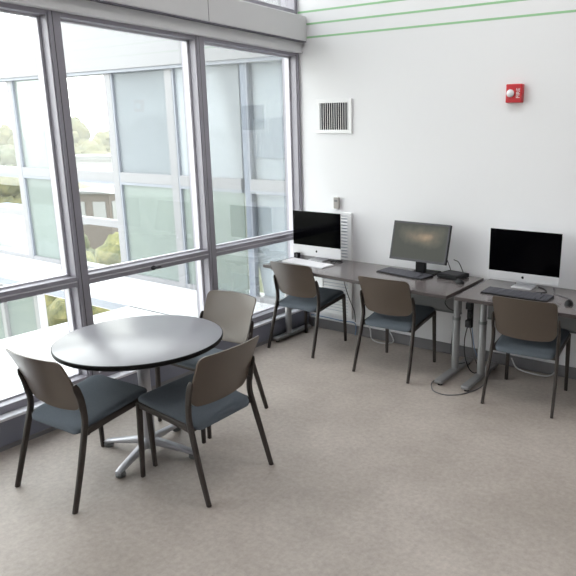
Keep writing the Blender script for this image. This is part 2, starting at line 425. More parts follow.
t = thing('fire_alarm', 'red fire alarm with a white strobe, high on the white wall at right', 'fire alarm', (2.172, 0, 2.268))
bm = B(); bx(bm, -0.066, 0.066, -0.050, 0.004, -0.07, 0.07, bev=0.006); obj('alarm_body', bm, M['red'], t)
bm = B(); lathe(bm, [(0.030, 0), (0.030, 0.012), (0.024, 0.022), (0.012, 0.027)], n=24)
bmesh.ops.rotate(bm, cent=(0, 0, 0), matrix=Matrix.Rotation(R(90), 3, 'X'), verts=bm.verts[:])
bmesh.ops.translate(bm, vec=(-0.026, -0.050, 0.0), verts=bm.verts[:]); obj('strobe', bm, M['lens'], t, 40)
text_mesh('lettering', 'FIRE', 0.042, M['white_metal'], t, Matrix.Translation((0.036, -0.0508, 0)) @ Matrix.Rotation(R(90), 4, 'X') @ Matrix.Rotation(R(90), 4, 'Z'))

# ------------------------------------------------------------------ added fill lamps (unseen, above the picture)
for (x, y) in ((2.2, -2.2), (5.2, -2.2), (2.2, -5.2), (5.2, -5.2)):
    pass

# ------------------------------------------------------------------ chair
def make_chair(label):
    t = thing('visitor_chair', label, 'chair', group='taupe backed chairs with blue grey seats')
    # seat cushion: concentric rounded-rectangle rings
    bm = B()
    def rr(w0, w1, ya, yb, rad, n=7):
        pts = []
        for (sx, sy, a0) in ((1, 1, 0), (-1, 1, 90), (-1, -1, 180), (1, -1, 270)):
            wx = (w1 if sy > 0 else w0)
            cx, cy = sx * (wx - rad), (yb - rad if sy > 0 else ya + rad)
            for k in range(n):
                a = R(a0 + 90 * k / (n - 1)); pts.append((cx + rad * math.cos(a), cy + rad * math.sin(a)))
        return pts
    out = rr(0.222, 0.238, -0.190, 0.285, 0.05)
    cx, cy = 0.0, 0.03
    def ztop(x, y):
        z = 0.468 + 0.15 * y - 0.012 * max(0, 1 - ((x / 0.2) ** 2 + ((y - 0.02) / 0.2) ** 2))
        if y < -0.09: z -= 0.020 * ((-y - 0.09) / 0.10) ** 2
        if y > 0.21: z -= 0.010 * ((y - 0.21) / 0.075) ** 2
        return z
    rings = []
    for s, dz in ((0.25, 0), (0.5, 0), (0.72, 0), (0.88, 0), (0.955, -0.003), (0.985, -0.008), (1.0, -0.018), (0.995, -0.026), (0.96, -0.032), (0.5, -0.034)):
        ring = []
        for (x, y) in out:
            px, py = cx + (x - cx) * s, cy + (y - cy) * s
            ring.append(bm.verts.new((px, py, ztop(px, py) + dz)))
        rings.append(ring)
    n = len(out)
    for a, b in zip(rings, rings[1:]):
        for i in range(n): bm.faces.new((a[i], a[(i + 1) % n], b[(i + 1) % n], b[i]))
    bm.faces.new(rings[0]); bm.faces.new(rings[-1][::-1])
    obj('seat', bm, M['fabric'], t, 60)
    # under-seat frame
    bm = B()
    for s in (-1, 1):
        sweep(bm, [(s * 0.230, 0.268, 0.456), (s * 0.228, 0.0, 0.424), (s * 0.232, -0.165, 0.404)], 0.022, 0.036, n=12, up=Vector((0, 0, 1)))
    sweep(bm, [(-0.230, 0.240, 0.446), (0.230, 0.240, 0.446)], 0.022, 0.022, n=12)
    sweep(bm, [(-0.232, -0.140, 0.392), (0.232, -0.140, 0.392)], 0.022, 0.022, n=12)
    obj('seat_frame', bm, M['leg'], t, 50)
    for s in (-1, 1):
        bm = B()
        sweep(bm, [(s * 0.230, 0.258, 0.466), (s * 0.235, 0.262, 0.25), (s * 0.240, 0.268, 0.0)], 0.030, 0.026, n=12, side=(1, 0, 0), taper=[1.05, 1.0, 0.82])
        obj('leg', bm, M['leg'], t, 50)
        bm = B()
        path = smooth_path([(s * 0.257, -0.285, 0.0), (s * 0.251, -0.226, 0.20), (s * 0.242, -0.176, 0.38), (s * 0.238, -0.155, 0.47), (s * 0.238, -0.158, 0.56)], 5)
        sweep(bm, path, 0.024, 0.032, n=12, side=(1, 0, 0), taper=[0.85 + 0.15 * min(1, i / 8) for i in range(len(path))])
        lg = obj('leg', bm, M['leg'], t, 50)
        bm = B()
        path = smooth_path([(s * 0.239, -0.157, 0.53), (s * 0.241, -0.169, 0.61), (s * 0.239, -0.192, 0.690)], 5)
        sweep(bm, path, 0.016, 0.038, n=12, side=(1, 0, 0), taper=[0.9] + [1.0] * (len(path) - 3) + [0.85, 0.55])
        obj('back_clip', bm, M['leg'], lg, 50)
    # backrest shell
    bm = B()
    z0, z1 = 0.530, 0.834
    def fn(u, v, side):
        z = z0 + (z1 - z0) * v
        hw = 0.222 + 0.010 * v
        for (d, rad) in ((v * (z1 - z0), 0.055), ((1 - v) * (z1 - z0), 0.03)):
            if d < rad: hw -= rad - math.sqrt(max(0, rad * rad - (rad - d) ** 2))
        x = (u * 2 - 1) * hw
        c = 1 - (x / 0.23) ** 2
        z += -0.022 * c * (1 - v) ** 2 + 0.006 * c * v
        y = -0.146 - 0.112 * v ** 1.35 - 0.040 * c * (0.5 + 0.5 * v)
        return (x, y + (0.0055 if side else -0.0055), z)
    vs = [0, 0.008, 0.025, 0.06, 0.10, 0.15] + [0.2 + 0.07 * k for k in range(11)] + [0.935, 0.96, 0.98, 0.993, 1.0]
    sheet(bm, fn, 20, 0, vs=vs)
    obj('backrest', bm, M['shell'], t, 50)
    return t

ch = make_chair('taupe backed chair at the left desk, in the corner by the window')
ch.location = (0.432, -0.487, 0); ch.rotation_euler = (0, 0, R(0.5))
dup(ch, (1.428, -0.545, 0), R(2), 'taupe backed chair at the desk with the lit landscape monitor')
dup(ch, (2.590, -0.557, 0), R(3.5), 'taupe backed chair at the right desk, in front of a wide black keyboard')
dup(ch, (0.798, -3.043, 0), R(2.5), 'taupe backed chair left of the round table, back to the viewer by the window')
dup(ch, (1.330, -2.640, 0), R(91), 'taupe backed chair right of the round table, nearest the open floor')
dup(ch, (0.795, -2.075, 0), R(181), 'taupe backed chair behind the round table, facing the viewer')

# ------------------------------------------------------------------ round table
TX, TY, TZ = 0.862, -2.667, 0.760
t = thing('round_table', 'round grey topped pedestal table with a black edge and chrome star base', 'table', (TX, TY, 0), R(18))
bm = B(); lathe(bm, [(0.40, TZ - 0.006), (0.479, TZ - 0.006), (0.4795, TZ - 0.001), (0.478, TZ)], n=96); obj('tabletop', bm, M['laminate'], t, 40)
bm = B(); lathe(bm, [(0.38, TZ - 0.034), (0.470, TZ - 0.034), (0.482, TZ - 0.026), (0.485, TZ - 0.012), (0.484, TZ - 0.004), (0.4805, TZ - 0.001), (0.4795, TZ - 0.0012), (0.40, TZ - 0.008)], n=96)
obj('edge_band', bm, M['edge'], t, 40)
bm = B(); lathe(bm, [(0.036, 0.09), (0.036, TZ - 0.05)], n=32); obj('column', bm, M['chrome'], t, 40)
bm = B(); bx(bm, -0.2, 0.2, -0.02, 0.02, TZ - 0.055, TZ - 0.033, bev=0.004); bx(bm, -0.02, 0.02, -0.2, 0.2, TZ - 0.055, TZ - 0.033, bev=0.004); lathe(bm, [(0.07, TZ - 0.06), (0.07, TZ - 0.034)], n=24)
obj('top_bracket', bm, M['steel_dark'], t, 40)
bm = B(); lathe(bm, [(0.05, 0.045), (0.056, 0.055), (0.054, 0.085), (0.042, 0.105), (0.036, 0.11)], n=32); obj('hub', bm, M['chrome'], t, 50)
for k in range(4):
    rot = Matrix.Rotation(R(90 * k), 3, 'Z')
    bm = B()
    pts = [(0.02, 0, 0.080), (0.10, 0, 0.072), (0.20, 0, 0.057), (0.28, 0, 0.044), (0.325, 0, 0.036)]
    rings = []
    for (x, y, z), w, h in zip(pts, (0.046, 0.046, 0.050, 0.052, 0.040), (0.05, 0.046, 0.032, 0.022, 0.012)):
        ring = []
        for a in range(12):
            th = 2 * PI * (a + 0.5) / 12; ca, sa = math.cos(th), math.sin(th)
            ca = math.copysign(abs(ca) ** 0.5, ca); sa = math.copysign(abs(sa) ** 0.7, sa)
            ring.append(bm.verts.new((x, w / 2 * ca, z + h / 2 * sa)))
        rings.append(ring)
    for a_, b_ in zip(rings, rings[1:]):
        for j in range(12): bm.faces.new((a_[j], a_[(j + 1) % 12], b_[(j + 1) % 12], b_[j]))
    bm.faces.new(rings[0][::-1]); bm.faces.new(rings[-1])
    bmesh.ops.rotate(bm, cent=(0, 0, 0), matrix=rot, verts=bm.verts[:])
    lg = obj('leg', bm, M['chrome'], t, 50)
    bm = B(); lathe(bm, [(0.022, 0.0), (0.028, 0.004), (0.030, 0.018), (0.026, 0.030), (0.014, 0.036)], c=(0.302, 0, 0), n=20)
    bmesh.ops.rotate(bm, cent=(0, 0, 0), matrix=rot, verts=bm.verts[:]); obj('glide', bm, M['steel_dark'], lg, 50)

# ------------------------------------------------------------------ desks
DZ = 0.757
def desk(x0, x1, y0, label, legs, yl=None, mx0=None):
    mx0 = mx0 or x0 + 0.09
    yl = yl or y0
    t = thing('computer_desk', label, 'desk', ((x0 + x1) / 2, y0 / 2, 0), group='brown grey computer desks along the wall')
    ox, oy = (x0 + x1) / 2, y0 / 2
    bm = B(); prism(bm, [(x0 - ox, yl - oy + 0.003), (x1 - ox, y0 - oy + 0.003), (x1 - ox, -0.026 - oy), (x0 - ox, -0.026 - oy)], 2, DZ - 0.028, DZ); obj('desktop', bm, M['desk'], t)
    bm = B(); prism(bm, [(x0 - ox, yl - oy), (x1 - ox, y0 - oy), (x1 - ox, y0 - oy + 0.003), (x0 - ox, yl - oy + 0.003)], 2, DZ - 0.027, DZ - 0.002)
    bx(bm, x1 - ox, x1 - ox + 0.002, y0 - oy, -0.026 - oy, DZ - 0.027, DZ - 0.002)
    obj('edge_strip', bm, M['desk_edge'], t)
    bm = B(); bx(bm, mx0 - ox, x1 - 0.09 - ox, -0.27 - oy, -0.255 - oy, 0.49, DZ - 0.028, bev=0.002); 
    mp = obj('modesty_panel', bm, M['modesty'], t)
    bm = B(); bx(bm, mx0 - ox, x1 - 0.09 - ox, -0.275 - oy, -0.25 - oy, 0.475, 0.49); obj('panel_rail', bm, M['steel_dark'], mp)
    for lx in legs:
        bm = B(); X = lx - ox
        lathe(bm, [(0.031, 0.045), (0.031, 0.50), (0.027, 0.505), (0.027, DZ - 0.045)], c=(X, -0.42 - oy, 0), n=24)
        p = obj('post', bm, M['steel'], t, 40)
        bm = B(); lathe(bm, [(0.0335, 0.475), (0.0335, 0.50)], c=(X, -0.42 - oy, 0), n=24); obj('collar', bm, M['steel_dark'], p, 40)
        bm = B(); bx(bm, X - 0.032, X + 0.032, -0.62 - oy, -0.12 - oy, DZ - 0.05, DZ - 0.028, bev=0.004); obj('top_plate', bm, M['steel_dark'], p)
        bm = B()
        bx(bm, X - 0.035, X + 0.035, max(-0.745, (yl if lx < 0.5 else y0) - 0.0) - oy, -0.10 - oy, 0.018, 0.052, bev=0.012)
        ft = obj('foot', bm, M['steel'], t, 40)
        for yy in (-0.70 if lx > 0.5 else -0.59, -0.15):
            bm = B(); lathe(bm, [(0.020, 0), (0.020, 0.014), (0.008, 0.019)], c=(X, yy - oy, 0), n=16); obj('glide', bm, M['black'], ft, 40)
    return t
desk(0.014, 1.985, -0.765, 'brown grey computer desk nearest the window, holding two computers', (0.13, 1.925), yl=-0.63, mx0=1.25)
desk(2.045, 4.0, -0.745, 'brown grey computer desk at the right, holding one computer with a black keyboard', (2.155, 3.87))

# ------------------------------------------------------------------ computers
def apple_mark(bm, s):
    """small fruit silhouette in the x-z plane"""
    pts = []
    n = 40
    for i in range(n):
        a = 2 * PI * i / n
        r = 1.0
        x, z = math.sin(a), math.cos(a)
        z2 = z * 0.98 - (0.20 * math.exp(-(x / 0.22) ** 2) if z > 0 else -0.12 * math.exp(-(x / 0.2) ** 2))
        x2 = x * (1.0 - 0.10 * max(0, -z))
        # bite on the right side
        d = math.hypot(x2 - 1.18, z2 - 0.12)
        if d < 0.5:
            k = 0.5 / max(d, 1e-3); x2 = 1.18 + (x2 - 1.18) * k; z2 = 0.12 + (z2 - 0.12) * k
            if x2 > 0.98: x2 = 0.98
        pts.append((x2 * s, z2 * s))
    prism(bm, pts, 1, -0.0008, 0.0)
    leaf = [(0.05 * s, 1.0 * s), (0.30 * s, 1.12 * s), (0.42 * s, 1.50 * s), (0.14 * s, 1.36 * s)]
    prism(bm, leaf, 1, -0.0008, 0.0)

def all_in_one(name, label, x, y, w, zb, zt, chin):
    """flat all-in-one computer: screen plane faces -y"""
    t = thing(name, label, 'computer', (x, y, DZ), group='silver all in one computers')
    b0, b1 = zb - DZ, zt - DZ; h = w / 2
    bm = B()
    def fn(u, v, side):
        xx = (u * 2 - 1) * h; zz = b0 + (b1 - b0) * v
        if not side: return (xx, 0.0, zz)
        e = max(abs(u * 2 - 1), abs(v * 2 - 1))
        return (xx, 0.006 + 0.034 * (1 - e ** 2.5), zz)
    sheet(bm, fn, 16, 12)
    obj('housing', bm, M['alu'], t, 40)
    bm = B(); bx(bm, -h + 0.001, h - 0.001, -0.003, 0, b0 + chin, b1 - 0.001, bev=0.001); obj('screen', bm, M['black_gloss'], t)
    bm = B(); bx(bm, -h, h, -0.003, 0, b0, b0 + chin, bev=0.001); c = obj('chin', bm, M['alu'], t)
    bm = B(); apple_mark(bm, 0.0115); bmesh.ops.translate(bm, vec=(0, -0.003, b0 + chin * 0.5), verts=bm.verts[:]); obj('logo', bm, M['black'], c)
    # stand: bent plate
    bm = B()
    path = smooth_path([(0, 0.038, b0 + 0.16), (0, 0.075, b0 + 0.07), (0, 0.098, 0.03), (0, 0.088, 0.006), (0, 0.0, 0.005), (0, -0.034, 0.005)], 6)
    sweep(bm, path, 0.165, 0.008, n=4, side=(1, 0, 0)); obj('stand', bm, M['alu'], t, 30)
    return t

all_in_one('all_in_one_computer', 'silver and black all in one computer by the window, blank dark screen', 0.326, -0.20, 0.572, 0.794, 1.232, 0.104)
all_in_one('all_in_one_computer', 'silver and black all in one computer at the right, behind a black keyboard', 2.386, -0.20, 0.580, 0.809, 1.221, 0.069)

def keyboard(name, label, c, rz, w, d, body, keys, cols=17, rows=5, bodyh=0.016):
    t = thing(name, label, 'keyboard', (c[0], c[1], DZ), rz, group='desk keyboards')
    bm = B(); 
    prism(bm, [(-d / 2, 0), (d / 2, 0), (d / 2, bodyh), (-d / 2, bodyh * 0.5)], 0, -w / 2, w / 2)
    obj('keyboard_body', bm, body, t)
    tilt = math.atan2(bodyh * 0.5, d)
    for r in range(rows):
        yy = -d / 2 + d * (r + 0.75) / (rows + 0.5)
        k = 0
        zz = bodyh * (0.5 + 0.5 * (yy + d / 2) / d) + 0.003
        while k < cols:
            span = 5 if (r == 0 and k == 4) else (2 if k in (0, 13) and r in (1, 2, 3) else 1)
            gap = 0.25 if k > 13 else 0.0
            x0 = -w / 2 + w * (k + 0.25 + gap) / (cols + 0.5); x1 = -w / 2 + w * (k + span + 0.25 + gap) / (cols + 0.5)
            bm = B(); box(bm, (0, 0, 0), (x1 - x0 - w / cols * 0.16, d / rows * 0.80, 0.006), bev=0.0012)
            o = obj('key', bm, keys, t); o.location = ((x0 + x1) / 2, yy, zz)
            k += span
    return t
keyboard('keyboard', 'slim white keyboard on the desk in front of the left computer', (0.337, -0.366), R(-7), 0.53, 0.165, M['alu'], M['key_white'], bodyh=0.010)
keyboard('keyboard', 'black keyboard on the desk in front of the lit landscape monitor', (1.345, -0.275), R(-10), 0.50, 0.185, M['black'], M['key_black'])
keyboard('keyboard', 'wide black keyboard in front of the right computer', (2.428, -0.445), R(-1), 0.52, 0.185, M['black'], M['key_black'])

# monitor with picture
t = thing('monitor', 'black framed monitor showing a dim landscape, second screen from the window', 'monitor', (1.470, -0.15, DZ), R(-1.5))
tilt = Matrix.Rotation(R(-14), 3, 'X')
def tl(bm): bmesh.ops.rotate(bm, cent=(0, 0, 0), matrix=tilt, verts=bm.verts[:]); bmesh.ops.translate(bm, vec=(0, -0.085, 0.292), verts=bm.verts[:])
W2, H2 = 0.277, 0.170
bm = B(); bx(bm, -W2, W2, -0.004, 0.030, -H2, H2, bev=0.006); bx(bm, -0.14, 0.14, 0.028, 0.055, -0.10, 0.10, bev=0.012); tl(bm); obj('housing', bm, M['black'], t)
bm = B()
for (a, b, c, d) in ((-W2, W2, H2 - 0.016, H2), (-W2, W2, -H2, -H2 + 0.020), (-W2, -W2 + 0.016, -H2, H2), (W2 - 0.016, W2, -H2, H2)): bx(bm, a, b, -0.008, -0.004, c, d, bev=0.0015)
tl(bm); bz = obj('bezel', bm, M['bezel'], t)
bm = B(); bx(bm, -W2 + 0.012, W2 - 0.012, -0.002, 0.002, -H2 + 0.017, H2 - 0.012)
sc_o = obj('screen', bm, M['screen'], t); sc_o.location = Vector((0, -0.085, 0.292)) + tilt @ Vector((0, -0.0042, 0)); sc_o.rotation_euler = tilt.to_euler()
bm = B(); bx(bm, -0.075, 0.015, -0.018, 0.03, 0.01, 0.20, bev=0.006); obj('neck', bm, M['black'], t)
bm = B(); bx(bm, -0.11, 0.11, -0.02, 0.13, 0.0, 0.012, bev=0.004); obj('stand_base', bm, M['black'], t)

t = thing('mini_computer', 'flat black box lying on the desk beside the lit landscape monitor', 'computer', (1.755, -0.15, DZ), R(-10))
bm = B(); bx(bm, -0.105, 0.105, -0.095, 0.095, 0.004, 0.038, bev=0.006); obj('case', bm, M['black'], t)
bm = B(); bx(bm, -0.08, 0.08, -0.07, 0.07, 0.038, 0.040, bev=0.001); obj('top_plate', bm, M['bezel'], t)
bm = B(); 
for (a, b) in ((-0.08, -0.07), (0.08, -0.07), (-0.08, 0.07), (0.08, 0.07)): lathe(bm, [(0.008, 0), (0.008, 0.005)], c=(a, b, 0), n=10)
obj('rubber_feet', bm, M['gasket'], t)

def mouse(label, c, rz):
    t = thing('computer_mouse', label, 'mouse', (c[0], c[1], DZ), rz, group='black computer mice')
    bm = B(); rings = []
    for k in range(9):
        a = k / 8 * PI / 2
        rr_, z = math.cos(a), math.sin(a)
        rings.append([bm.verts.new((0.032 * rr_ * math.cos(q * PI / 12), 0.056 * rr_ * math.sin(q * PI / 12), 0.036 * z * (1 - 0.15 * math.sin(q * PI / 12)))) for q in range(24)] if k < 8 else [bm.verts.new((0, 0, 0.036))])
    for a, b in zip(rings[:-2], rings[1:-1]):
        for j in range(24): bm.faces.new((a[j], a[(j + 1) % 24], b[(j + 1) % 24], b[j]))
    for j in range(24): bm.faces.new((rings[-2][j], rings[-2][(j + 1) % 24], rings[-1][0]))
    bm.faces.new(rings[0][::-1]); obj('mouse_shell', bm, M['black'], t, 60)
    bm = B(); lathe(bm, [(0.006, -0.003), (0.006, 0.003)], n=12)
    bmesh.ops.rotate(bm, cent=(0, 0, 0), matrix=Matrix.Rotation(R(90), 3, 'Y'), verts=bm.verts[:]); bmesh.ops.translate(bm, vec=(0, 0.022, 0.030), verts=bm.verts[:])
    obj('wheel', bm, M['bezel'], t, 40)
mouse('black computer mouse beside the flat black box, at the desk corner', (1.892, -0.318), R(60))
mouse('black computer mouse right of the wide black keyboard', (2.838, -0.50), R(10))

t = thing('desk_speaker', 'small black box on the desk corner, between window and white keyboard', 'speaker', (0.105, -0.229, DZ), R(0))
bm = B(); bx(bm, -0.026, 0.026, -0.022, 0.022, 0, 0.062, bev=0.005); obj('box_body', bm, M['black'], t)
bm = B(); bx(bm, 0.001, 0.022, -0.0235, -0.022, 0.006, 0.056); obj('front_panel', bm, M['bezel'], t)

# ------------------------------------------------------------------ cables
def cable(name, label, pts, rad, m, group=None, k=7):
    bm = B(); sweep(bm, smooth_path(pts, k), rad * 2, n=8); o = obj(name, bm, m, None, 60)
    return tag(o, label, 'cable', group)
D = DZ + 0.0035
cable('power_cable', 'dark cable coiled on the desk behind the left computer stand', [(0.56, -0.23, D), (0.50, -0.21, D), (0.47, -0.15, D), (0.52, -0.11, D), (0.58, -0.13, D), (0.585, -0.18, D), (0.53, -0.19, D + .008), (0.50, -0.10, D), (0.52, -0.05, D)], 0.0035, M['cable_black'])
cable('video_cable', 'thin black cable arching from the lit monitor to the flat black box', [(1.56, -0.085, 1.0), (1.61, -0.03, 0.93), (1.66, -0.03, 0.83), (1.69, -0.03, DZ + 0.006), (1.72, -0.02, DZ + 0.006)], 0.004, M['cable_black'])
cable('power_cable', 'black cable rising behind the right edge of the lit monitor', [(1.73, -0.09, 0.90), (1.755, -0.04, 0.87), (1.78, -0.015, 0.80), (1.80, -0.012, DZ + 0.004), (1.84, -0.02, DZ + 0.004)], 0.004, M['cable_black'])
cable('mouse_cable', 'thin black cable lying between the flat black box and desk mouse', [(1.845, -0.275, D), (1.80, -0.262, D), (1.77, -0.262, D), (1.74, -0.27, D)], 0.0025, M['cable_black'])
cable('mouse_cable', 'pale cable running from the right computer to its mouse', [(2.835, -0.44, D), (2.82, -0.36, D), (2.74, -0.30, D), (2.66, -0.25, D), (2.64, -0.17, D), (2.60, -0.06, D)], 0.0035, M['cable_grey'])
cable('power_cable', 'dark cable curled beside the stand of the right computer', [(2.52, -0.31, D), (2.57, -0.28, D), (2.59, -0.22, D), (2.55, -0.15, D), (2.49, -0.10, D)], 0.004, M['cable_black'])
F = 0.0045
cable('floor_cable', 'grey cable looping over the floor around the two desk feet', [(1.93, -0.30, F), (1.868, -0.40, F), (1.862, -0.56, F), (1.856, -0.70, F), (1.90, -0.80, F), (1.96, -0.862, F), (2.06, -0.872, F), (2.15, -0.80, F), (2.215, -0.66, F), (2.225, -0.50, F), (2.16, -0.20, F)], 0.0045, M['cable_grey'], k=10)
# charger bundle hanging between the desks
t = thing('power_strip', 'black power strip with plugs hanging between the two desks', 'power strip', (2.035, -0.40, 0.44))
bm = B(); box(bm, (0, 0, 0.10), (0.045, 0.035, 0.24), bev=0.005); obj('strip_body', bm, M['black'], t)
for (x, y, z, sx, sy, sz) in ((0.002, -0.035, 0.17, 0.05, 0.035, 0.055), (0.006, -0.032, 0.09, 0.035, 0.03, 0.04), (-0.004, -0.034, 0.02, 0.04, 0.034, 0.06), (0.0, -0.03, 0.215, 0.03, 0.026, 0.03)):
    bm = B(); box(bm, (x, y, z), (sx, sy, sz), bev=0.005); obj('plug', bm, M['cable_black'], t)
bm = B(); box(bm, (0, 0.0, 0.255), (0.016, 0.006, 0.07)); obj('hanger_strap', bm, M['steel_dark'], t)
cable('hanging_cable', 'dark cable hanging from the power strip to the floor, left strand', [(2.030, -0.435, 0.44), (2.015, -0.45, 0.32), (2.02, -0.44, 0.18), (2.045, -0.40, 0.06), (2.07, -0.33, F), (2.07, -0.22, F)], 0.0045, M['cable_black'], 'cables hanging between the desks')
cable('hanging_cable', 'grey cable bowing out right below the power strip', [(2.045, -0.435, 0.46), (2.075, -0.44, 0.34), (2.085, -0.43, 0.22), (2.10, -0.38, 0.12), (2.105, -0.28, 0.04), (2.10, -0.16, F)], 0.0045, M['cable_grey'], 'cables hanging between the desks')
cable('hanging_cable', 'pale blue cable hanging straight below the power strip', [(2.035, -0.372, 0.46), (2.045, -0.36, 0.36), (2.04, -0.30, 0.22), (2.035, -0.20, 0.10), (2.035, -0.10, 0.02), (2.03, -0.05, F)], 0.004, M['cable_blue'], 'cables hanging between the desks')
cable('hanging_cable', 'dark cable looping left below the desk with the lit monitor', [(1.955, -0.31, 0.64), (1.84, -0.31, 0.66), (1.765, -0.31, 0.58), (1.80, -0.32, 0.53), (1.89, -0.37, 0.51), (1.89, -0.40, 0.40), (1.885, -0.42, 0.20), (1.90, -0.36, 0.07), (1.955, -0.28, 0.057)], 0.004, M['cable_black'], 'cables hanging between the desks')
# low wall cables
cable('wall_cable', 'white cable running along the top of the baseboard by the grille', [(0.09, -0.012, 0.108), (0.30, -0.016, 0.110), (0.50, -0.016, 0.109), (0.66, -0.014, 0.108), (0.74, -0.016, 0.108)], 0.007, M['cable_white'])
cable('wall_cable', 'pale blue cable running along the wall above the white one', [(0.09, -0.008, 0.125), (0.30, -0.030, 0.133), (0.50, -0.030, 0.128), (0.64, -0.018, 0.125), (0.66, -0.02, 0.06), (0.66, -0.035, F)], 0.005, M['cable_blue'])
cable('wall_cable', 'loose white cable loop at the foot of the wall, under the middle chair', [(0.80, -0.02, 0.16), (0.85, -0.05, 0.10), (0.88, -0.08, 0.03), (0.96, -0.10, F + .003), (1.06, -0.08, F + .003), (1.10, -0.03, 0.02), (1.06, -0.017, 0.09), (1.0, -0.012, 0.14)], 0.006, M['cable_white'])
cable('wall_cable', 'long white cable sagging to the floor under the right desk', [(2.27, -0.010, 0.08), (2.32, -0.04, 0.02), (2.40, -0.075, 0.008), (2.52, -0.095, 0.008), (2.61, -0.085, 0.012), (2.655, -0.04, 0.04), (2.66, -0.012, 0.12), (2.655, -0.012, 0.35)], 0.006, M['cable_white'])
cable('wall_cable', 'short black cable hanging in front of the white louvered grille', [(0.52, -0.03, 0.72), (0.53, -0.034, 0.55), (0.58, -0.034, 0.40), (0.64, -0.02, 0.25), (0.655, -0.02, 0.14)], 0.004, M['cable_black'])

# ------------------------------------------------------------------ outside
TZB = -0.20
bm = B(); bx(bm, -2.81, -0.25, -7.0, -0.085, TZB - 0.28, TZB); struct('balcony_ledge', bm, M['terrace'])
bm = B(); bx(bm, -12.0, -0.25, -0.085, 1.35, TZB - 0.12, TZB); struct('terrace_slab', bm, M['terrace'])
bm = B(); bx(bm, -12.0, -0.25, -0.11, -0.085, TZB - 0.10, TZB + 0.0); struct('terrace_edge', bm, M['ext_grey'])
YW = 1.0
t = thing('glass_wing', 'white framed glazed wing of the building, seen outside through the windows', 'building', (-5, YW, TZB))
def P(name, bm, m, parent=t, smooth=None): 
    bmesh.ops.translate(bm, vec=(5, -YW, -TZB), verts=bm.verts[:]); return obj(name, bm, m, parent, smooth)
WX = [-12.0, -10.8, -9.5, -8.17, -6.86, -5.56, -4.26, -2.97, -1.66, -0.36]
bm = B(); bx(bm, -12.1, -0.26, YW - 0.12, YW + 0.35, 2.83, 3.55, bev=0.004); P('roof_beam', bm, M['ext_white'])
bm = B(); bx(bm, -12.1, -0.26, YW - 0.10, YW - 0.06, 2.79, 2.83); P('beam_drip', bm, M['ext_grey'])
for x in WX:
    bm = B(); bx(bm, x - (0.085 if x < -2 else 0.02), x + 0.055, YW - 0.05, YW + 0.05, TZB, 2.80, bev=0.003); mu = P('mullion', bm, M['partition_box' if x > -2 else 'ext_white'])  # right-hand mullions are greyer, their shade put into the colour
    bm = B(); bx(bm, x + 0.055, x + 0.085, YW - 0.045, YW + 0.03, TZB, 2.80); P('gasket', bm, M['ext_grey'], mu)  # grey strip stands in for the shadow line beside each mullion
bm = B()
for a, b in zip(WX, WX[1:]): bx(bm, a + 0.085, b - 0.085, YW - 0.05, YW + 0.05, 1.26, 1.40, bev=0.003)
tr = P('transom', bm, M['ext_white'])
bm = B()
for a, b in zip(WX, WX[1:]): bx(bm, a + 0.085, b - 0.085, YW - 0.045, YW + 0.03, 1.22, 1.26)
P('gasket', bm, M['ext_grey'], tr)
bm = B()
for a, b in zip(WX, WX[1:]): bx(bm, a + 0.085, b - 0.085, YW - 0.05, YW + 0.05, TZB, TZB + 0.07)
P('base_rail', bm, M['ext_white'])
bm = B(); bx(bm, -12, -6.86, YW - 0.02, YW + 0.08, 0.55, 0.66); bx(bm, -5.5, -4.345, YW - 0.02, YW + 0.08, 0.55, 0.66); P('guard_rail', bm, M['ext_white'])
kinds = ['glass_clear', 'glass_clear', 'glass_clear', 'glass_clear', 'glass_mist', 'glass_clear', 'glass_teal', 'glass_pale', 'glass_clear']
for (a, b), kd in zip(zip(WX, WX[1:]), kinds):
    bm = B(); bx(bm, a + 0.085, b - 0.085, YW - 0.01, YW + 0.01, 1.40, 2.80); P('pane', bm, M[kd])
    bm = B(); bx(bm, a + 0.085, b - 0.085, YW - 0.01, YW + 0.01, TZB + 0.07, 1.22); P('pane', bm, M['glass_low'] if kd in ('glass_teal', 'glass_mist', 'glass_pale') else M[kd])
# added panel with a leaning edge, its colour standing in for shade and reflection
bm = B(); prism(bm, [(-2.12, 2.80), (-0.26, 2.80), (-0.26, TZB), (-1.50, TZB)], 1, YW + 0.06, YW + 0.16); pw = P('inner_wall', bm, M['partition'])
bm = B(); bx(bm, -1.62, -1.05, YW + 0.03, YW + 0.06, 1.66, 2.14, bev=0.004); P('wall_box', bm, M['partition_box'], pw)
# storey below
bm = B(); bx(bm, -12, -6.75, YW - 0.06, YW, -3.4, TZB - 0.12); P('lower_pane', bm, M['glass_low'])
for x in (-10.4, -9.2, -7.95, -6.78):
    bm = B(); bx(bm, x - 0.07, x + 0.05, YW - 0.12, YW + 0.02, -3.4, TZB - 0.12); P('lower_mullion', bm, M['ext_white'])
# white skylight roof beside the wing
t2 = thing('skylight', 'white sloping roof with a slate blue side, outside at the left picture edge', 'roof', (-9.6, 2.2, -1.2))
bm = B(); prism(bm, [(-1.1, 0.0), (0.75, 0.0), (0.65, 1.66), (-0.05, 1.66)], 1, -0.5, 0.5); obj('white_roof', bm, M['terrace'], t2)
bm = B(); prism(bm, [(-1.1, 1.05), (-0.36, 1.05), (-0.06, 1.62), (-1.1, 1.62)], 1, -0.45, 0.45); obj('blue_panel', bm, M['blue_roof'], t2)

GZ = -8.0
bm = B(); bx(bm, -140, -3.2, -60, 120, GZ - 0.3, GZ); struct('ground', bm, M['grass'])

